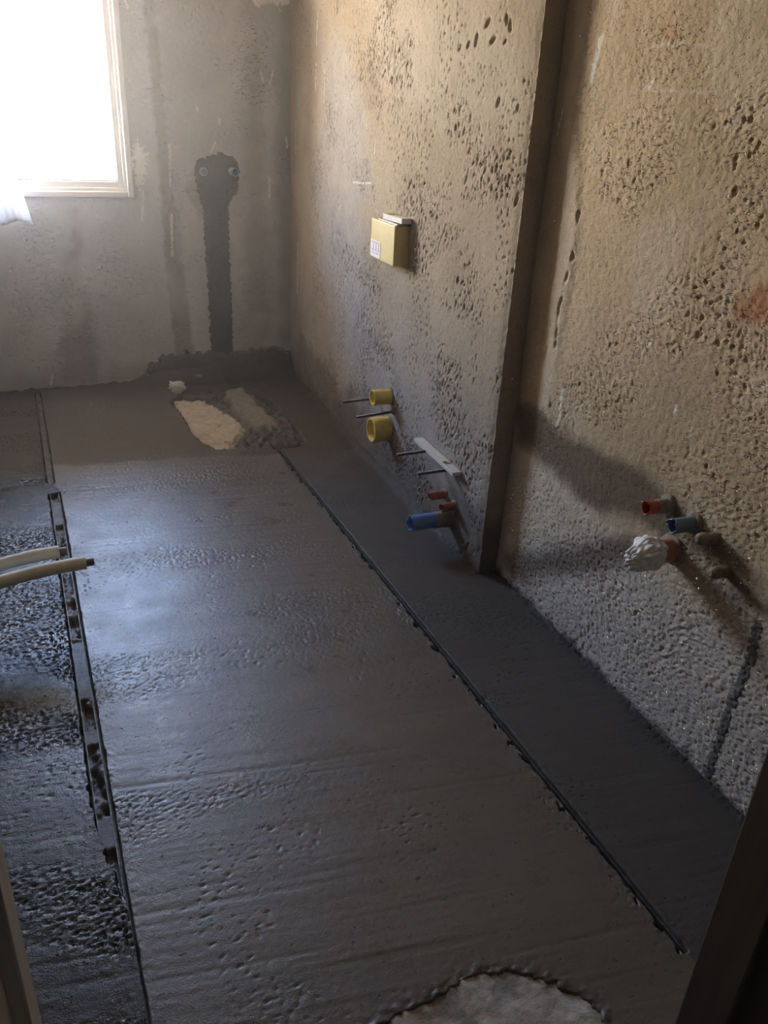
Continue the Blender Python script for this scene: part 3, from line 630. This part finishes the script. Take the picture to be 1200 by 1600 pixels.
def foot_patch(root, base, d, r, seed, m=None):
    b = blob(Vector(base), (.012, r*1.35, r*1.35), seed, .3, 2.2, 3)
    obj('mortar_collar', b, m or M_cement, root, True)
# shower valve stubs on the back wall
BY = Vector((0, -1, 0))
r0 = stub('pipe_sleeve', 'grey-centred round pipe sleeve in dark mortar, nearer the window', 'pipe sleeve', (.896, YB-.002, 1.102), BY, .016, .0205, .0155, mat('pale_grey_plastic', (.55, .57, .58), (.45, .47, .48), 20, .5), 1, 'twin pipe sleeves on the window wall', .0)
obj('plug', closed_lathe((.896, YB-.002, 1.102), BY, [(-.01, .0150), (.008, .0150), (.010, .013)], 24), mat('grey_plug', (.27, .29, .29), None, 20, .5), r0, False)
r0 = stub('pipe_sleeve', 'blue-bored pipe sleeve sticking out of dark mortar, nearer the corner', 'pipe sleeve', (1.046, YB-.002, 1.106), Vector((.22, -1, -.05)).normalized(), .044, .0205, .0165, mat('pale_blue_plastic', (.40, .47, .54), (.32, .39, .46), 20, .5), 2, 'twin pipe sleeves on the window wall', .0)
obj('plug', closed_lathe((1.046, YB-.002, 1.106), Vector((.22, -1, -.05)).normalized(), [(-.01, .0160), (.034, .0160), (.036, .012)], 24), mat('deep_blue_plug', (.10, .19, .32), None, 20, .45), r0, False)

# threaded rods
def rod(label, y, zc, L, droop, group):
    base = (far_x(y)+.01, y, zc); root = empty('threaded_rod', (far_x(y), y, zc)); tag(root, label, 'threaded rod', group)
    d = Vector((-1, 0, droop)).normalized(); prof = [(-.02, .0052)]; k = 0.0
    while k < L:
        prof += [(k, .0052), (k+.00125, .0062)]; k += .0025
    prof += [(L, .0052), (L+.001, .004)]
    obj('shaft', closed_lathe(base, d, prof, 12), M_steel, root)
    obj('mortar_collar', blob((far_x(y), y, zc), (.010, .014, .013), int(y*100), .35, 2.5, 3), M_cement, root, True)
    return root
g1 = 'threaded rods beside the yellow pipe plugs'; g2 = 'threaded rods under the white strip'
rod('dark threaded rod passing behind the smaller yellow plug', 3.157, .309, .176, -.03, g1)
rod('dark threaded rod in front, between the two yellow plugs', 2.977, .309, .176, -.06, g1)
rod('dark threaded rod under the far end of the white strip', 2.556, .303, .165, -.02, g2)
rod('dark threaded rod under the near end of the white strip', 2.405, .287, .147, -.01, g2)

# yellow plugs
def plug(label, y, zc, L, r, seed, stud):
    bx = far_x(y); root = empty('pipe_plug', (bx, y, zc)); tag(root, label, 'pipe plug', 'yellow pipe plugs')
    prof = [(-.02, r*.97), (L*.45, r*.97), (L*.5, r), (L-.004, r), (L, r*.97), (L, r*.86), (L-.003, r*.83), (L*.35, r*.80), (L*.33, r*.5)]
    bm, rg = lathe((bx, y, zc), MX, prof, 40); bm.faces.new(rg[-1]); bm.faces.new(rg[0])
    body = obj('body', bm, M_yellow, root, True, True)
    obj('grip_stud', closed_lathe((bx, y, zc), MX, [(L*.3, stud), (L*.75, stud*.92), (L*.8, stud*.7)], 24), M_yellow_inner, root, True, True)
    for a in (0, 2.1, 4.2):
        c = Vector((bx-L*.45, y+math.cos(a)*r*.6, zc+math.sin(a)*r*.6))
        b = bbox((-.0015, -r*.28, -.0018), (.012, r*.28, .0018), .0008); bmesh.ops.transform(b, matrix=Matrix.Translation(c) @ Matrix.Rotation(a, 4, 'X'), verts=b.verts); obj('rib', b, M_yellow_inner, root)
    obj('mortar_collar', blob((bx, y, zc), (.012, r*1.15, r*1.12), seed, .25, 2.2, 3), M_cement, root, True)
plug('small yellow plastic pipe plug above the larger yellow one', 3.02, .361, .083, .033, 41, .013)
plug('large yellow plastic pipe plug, lower of the two', 3.02, .218, .083, .053, 42, .020)

# white strip on the rods
root = empty('wooden_strip', (1.315, 2.49, .296)); tag(root, 'white wooden strip lying across two threaded rods on brown wall', 'strip')
bm = bbox((-.018, -.165, 0), (.018, .165, .014), .0015); bmesh.ops.transform(bm, matrix=Matrix.Translation((1.302, 2.49, .301)) @ Matrix.Rotation(.02, 4, 'X'), verts=bm.verts)
obj('board', bm, M_wood, root)
for k in range(3):
    b = bbox((-.012, -.002, 0), (.010, .003, .003), .001); bmesh.ops.transform(b, matrix=Matrix.Translation((1.305-.004*k, 2.405+.004*k, .3135+.001*k)) @ Matrix.Rotation(.5*k-.6, 4, 'Z') @ Matrix.Rotation(.2*k-.2, 4, 'Y'), verts=b.verts)
    obj('wedge_scrap', b, M_twig, root)

# red and blue stubs by the corner of the thick wall
s = stub('pipe_stub', 'dusty red pipe stub, upper of the two below the white strip', 'pipe stub', (far_x(2.434), 2.434, .174), MX, .070, .0165, .0130, M_redold, 21, 'red pipe stubs below the white strip', .003)
foot_patch(s, (far_x(2.434), 2.434, .174), MX, .017, 3)
s = stub('pipe_stub', 'dusty red pipe stub, lower of the two, touching the blue drain', 'pipe stub', (far_x(2.35), 2.35, .165), MX, .058, .0165, .0130, M_redold, 22, 'red pipe stubs below the white strip', .004)
foot_patch(s, (far_x(2.35), 2.35, .165), MX, .019, 4)
s = stub('drain_pipe', 'bright blue drain pipe stub crusted with cement, low on brown wall', 'drain pipe', (far_x(2.375), 2.375, .103), Vector((-1, 0, .02)), .168, .0285, .0245, M_blue, 23, None, .004, sleeve=(.0, .066, .003, M_cement))
foot_patch(s, (far_x(2.375), 2.375, .103), MX, .030, 5)

# stubs on the set-back wall
s = stub('pipe_stub', 'bright red split pipe stub left of the blue stub on ochre wall', 'pipe stub', (near_x(1.397), 1.397, .608), Vector((-1, 0, .03)), .075, .0165, .0135, M_redpipe, 31, None, .008, sleeve=(0, .034, .0025, M_cement), flare=1.12)
foot_patch(s, (near_x(1.397), 1.397, .608), MX, .020, 6)
s = stub('pipe_stub', 'grey-blue notched pipe stub beside the red stub on ochre wall', 'pipe stub', (near_x(1.301), 1.301, .606), Vector((-1, 0, .03)), .070, .0185, .0150, M_bluegrey, 32, None, .005)
foot_patch(s, (near_x(1.301), 1.301, .606), MX, .021, 7)
# bagged drain
root = empty('bagged_drain', (near_x(1.351), 1.351, .508)); tag(root, 'orange drain pipe end stuffed into a crumpled white plastic bag', 'drain pipe')
obj('pipe', tube_shell((near_x(1.351), 1.351, .508), MX, .07, .030, .027), M_orange, root, True, True)
bm = blob((near_x(1.351)-.080, 1.352, .508), (.060, .041, .040), 9, .20, 1.3, 5, .15)
for v in bm.verts:
    t = (near_x(1.351)-.085-v.co.x)/.05
    if t > 0: v.co.z -= .012*t; v.co.y = 1.352+(v.co.y-1.352)*(1-.35*min(t, 1.3)); v.co.z = .500+(v.co.z-.500)*(1-.30*min(t, 1.3))
    elif t < -.3: v.co.y = 1.352+(v.co.y-1.352)*1.02
obj('plastic_bag', bm, M_bag, root, True)
obj('mortar_collar', blob((near_x(1.351), 1.351, .508), (.010, .040, .038), 12, .3, 2.2, 3), M_cement, root, True)
for (y, zc, L, r, lb, sd) in ((1.229, .604, .052, .0125, 'small cement-caked stub just right of the blue stub', 51), (1.172, .545, .046, .0125, 'small cement-caked stub low on the right, below the other', 52)):
    root = empty('capped_stub', (near_x(y), y, zc)); tag(root, lb, 'pipe stub', 'cement-caked stubs on the ochre wall')
    rr2 = random.Random(sd)
    obj('pipe', closed_lathe((near_x(y), y, zc), Vector((-1, .05, .06)), [(-.02, r*1.25), (0, r*1.2), (L*.3, r), (L*.55, r*.95), (L*.62, r*1.15), (L*.9, r*1.1), (L, r*.7)], 20, wob=.09, rnd=rr2), M_cement, root, True)
    obj('cap', closed_lathe((near_x(y)-L*.98, y+L*.05, zc+L*.06), Vector((-1, .05, .06)), [(-.004, r*.72), (.003, r*.70), (.005, r*.5)], 16), mat('grey_stub_cap', (.22, .2, .18), None, 30, .6), root)

# ---- yellow wall box
by, bz, bd = 3.042, .985, .062; bx = far_x(by)
root = empty('valve_box', (bx, by, bz-.075)); tag(root, 'pale yellow plastic valve box with a white label on brown wall', 'box')
W, H = .118, .074
body = obj('body', bbox((bx-bd, by-W, bz-H), (bx+.02, by+W, bz+H), .004, 3), M_box, root)
lab = obj('label', bbox((bx-bd-.0012, by+.012, bz-H+.006), (bx-bd+.001, by+W-.003, bz-H+.068), .0004), M_label, root); lab['label'] = 'white paper label with a faint pink print'
bm = bmesh.new()
yl0, yl1, zl0 = by+.012, by+W-.003, bz-H+.006
def mark(y0, z0, y1, z1): box(bm, (bx-bd-.0018, y0, z0), (bx-bd-.0008, y1, z1))
for k in range(3): mark(yl0+.016+.026*k, zl0+.028, yl0+.021+.026*k, zl0+.054)
mark(yl0+.012, zl0+.024, yl1-.012, zl0+.027); mark(yl0+.012, zl0+.054, yl1-.012, zl0+.0565)
mark(yl0+.016, zl0+.013, yl0+.05, zl0+.017); mark(yl0+.058, zl0+.013, yl1-.016, zl0+.017)
obj('print', bm, M_ink, lab)
obj('lid_edge', bbox((bx-bd+.006, by-W-.004, bz+H-.002), (bx+.01, by+W*.55, bz+H+.005), .001), mat('grey_metal_edge', (.3, .3, .3), (.2, .2, .2), 30, .4, metallic=.6), root)
root = empty('plasterboard_strip', (bx-.03, by, bz+H)); tag(root, 'white strip of plasterboard lying on top of the yellow box', 'strip')
bm = bbox((-.020, -.092, 0), (.020, .092, .020), .0015); bmesh.ops.transform(bm, matrix=Matrix.Translation((bx-.022, by-.040, bz+H+.0055)) @ Matrix.Rotation(-.02, 4, 'X'), verts=bm.verts)
obj('board', bm, mat('chalky_white', (.80, .76, .68), (.72, .68, .6), 30, .8), root)
b = bbox((-.0205, -.02, .0202), (.0205, .02, .0212), .0003); bmesh.ops.transform(b, matrix=Matrix.Translation((bx-.022, by+.015, bz+H+.0055)), verts=b.verts); o = obj('tape', b, M_twig, root); o['label'] = 'yellow tape'

# ---- cream insulated pipes from the left wall
def lag_pipe(label, y, zc, xe, bend, seed):
    root = empty('insulated_pipe', (XL, y, zc)); tag(root, label, 'pipe', 'cream insulated pipes')
    n = 16; pts = []
    for k in range(n):
        t = k/(n-1); x = XL-.02 + t*(xe-.022-(XL-.02)); pts.append((x, y - bend*(1-t)**2*.5, zc - .085*(1-t)**2))
    obj('insulation', sweep(pts, lambda k: .0195*(1+.02*math.sin(k*2.1+seed)), 22), M_foam, root, True, True)
    e = Vector(pts[-1]); d = Vector((1, .03, -.01))
    bm = closed_lathe(e-d*.03, d, [(0, .0125), (.048, .0125), (.052, .0118), (.052, .009), (.03, .009)], 20)
    o = obj('pipe_end', bm, M_copper, root, True, True)
lag_pipe('cream insulated pipe sticking out at left, the farther shorter one', 2.354, .20, -.005, .06, 1)
lag_pipe('cream insulated pipe sticking out at left, the nearer longer one', 2.264, .20, .065, .05, 3)

# ---- screed rails
def rail_channel(label, x_of, w_, y0, y1, seed, segs, dz=-.004):
    root = empty('screed_rail', (x_of((y0+y1)/2), (y0+y1)/2, -.03)); tag(root, label, 'rail', 'screed rails')
    xm0, xm1 = x_of(y0), x_of(y1); t = .0022
    bm = bmesh.new()
    def slab(o0, o1, z0, z1):
        vs = [bm.verts.new((x, y, z)) for (y, xm) in ((y0, xm0), (y1, xm1)) for (x, z) in ((xm+o0, z0), (xm+o1, z0), (xm+o1, z1), (xm+o0, z1))]
        for f in ((0, 1, 2, 3), (7, 6, 5, 4), (0, 4, 5, 1), (1, 5, 6, 2), (2, 6, 7, 3), (3, 7, 4, 0)): bm.faces.new([vs[i] for i in f])
    slab(-w_/2, -w_/2+t, -.03, dz+.002); slab(w_/2-t, w_/2, -.03, dz+.002); slab(-w_/2, w_/2, -.031, -.0285)
    obj('channel', bm, M_alu, root)
    ys_ = dense(y0+.004, y1-.004, .004); ss = np.linspace(-w_/2+t*.5, w_/2-t*.5, 10)
    S2, Y2 = np.meshgrid(ss, ys_, indexing='ij'); X2 = x_of(Y2)+S2
    full = np.zeros_like(Y2)
    for a_, b_ in segs: full = np.maximum(full, sm(a_-.006, a_+.006, Y2+.004*fbm(S2*60, Y2*10, 2, seed))*sm(b_+.006, b_-.006, Y2))
    z2 = -.024 + (dz+.021)*full + (1-full)*sm(.0, .06, np.abs(Y2-3.21))*(.010*np.maximum(0, fbm(X2*70, Y2*45, 3, seed+1)) + .022*sm(-.15, .35, fbm(X2*14, Y2*9, 3, seed+2))) + .0006*fbm(X2*90, Y2*90, 2, seed+3)
    o = grid_obj('mortar_fill', X2, Y2, z2, M_fill, root); o['kind'] = 'stuff'
    return root
M_fill = mat('drying_mortar_fill', (.15, .14, .13), (.06, .055, .05), 22, .55, [(140, .002, .4)], speck=(200, .3))
rail_channel('narrow dark screed rail set in the floor at the back, near the window', lambda y: rail_l(y)-.026, .020, 3.335, 4.53, 300, [(3.335, 4.6)])
rail_channel('long dark mortar-clogged screed rail down the left of the floor', lambda y: rail_l(y)-.0185, .033, 1.225, 3.225, 320, [(2.945, 3.155), (1.885, 2.165), (1.70, 1.76), (1.36, 1.46)])
# thin right rail: an upright flange in a slot
root = empty('screed_rail', (rail_r(2), 2.0, -.03)); tag(root, 'thin metal-edged screed rail running down the right of the floor', 'rail', 'screed rails')
bm = bmesh.new(); yq = dense(R_END, R_TOP, .05)
prev = None
for k, y in enumerate(yq):
    x = rail_r(y)-.003 + .0007*math.sin(k*1.7); zt_ = -.001+.0008*math.sin(k*2.3)
    cur = [bm.verts.new(q) for q in ((x-.0016, y, -.03), (x+.0016, y, -.03), (x+.0016, y, zt_), (x-.0016, y, zt_))]
    if prev:
        for i in range(4): bm.faces.new((prev[i], prev[(i+1) % 4], cur[(i+1) % 4], cur[i]))
    else: bm.faces.new(cur)
    prev = cur
bm.faces.new(prev)
obj('flange', bm, M_alu, root)
bm = bmesh.new()
box(bm, (-.008, R_END, -.0315), (.008, R_TOP, -.0285))
for v in bm.verts: v.co.x += rail_r(v.co.y)-.003
obj('foot_plate', bm, M_alu, root)

# ---- litter
o = obj('crumpled_paper', blob((.662, 4.365, .026), (.040, .036, .032), 4, .3, 1.8, 5, .30), M_paper, None, False); tag(o, 'crumpled white paper ball at the edge of the floor pit', 'paper')
o = obj('mortar_crumb', blob((.80, 4.47, .045), (.018, .016, .012), 6, .3, 2.2, 3, .15), M_cement, None, True); tag(o, 'small pale mortar crumb on the dark mortar by the window wall', 'crumb')

# ---- thin haze added in the room to give the glare around the window
HAZE = .0095
M_air = bpy.data.materials.new('glare_haze'); M_air.use_nodes = True; n_ = M_air.node_tree; n_.nodes.clear()
o_ = n_.nodes.new('ShaderNodeOutputMaterial'); v_ = n_.nodes.new('ShaderNodeVolumeScatter')
v_.inputs['Color'].default_value = (.96, .96, 1, 1); v_.inputs['Density'].default_value = HAZE; v_.inputs['Anisotropy'].default_value = .80
n_.links.new(v_.outputs[0], o_.inputs['Volume'])
air = obj('haze', bbox((XL-.03, -.9, .004), (1.47, YB-.26, ZC-.01)), M_air); tag(air, 'thin haze added through the room for the window glare', 'haze', kind='stuff')
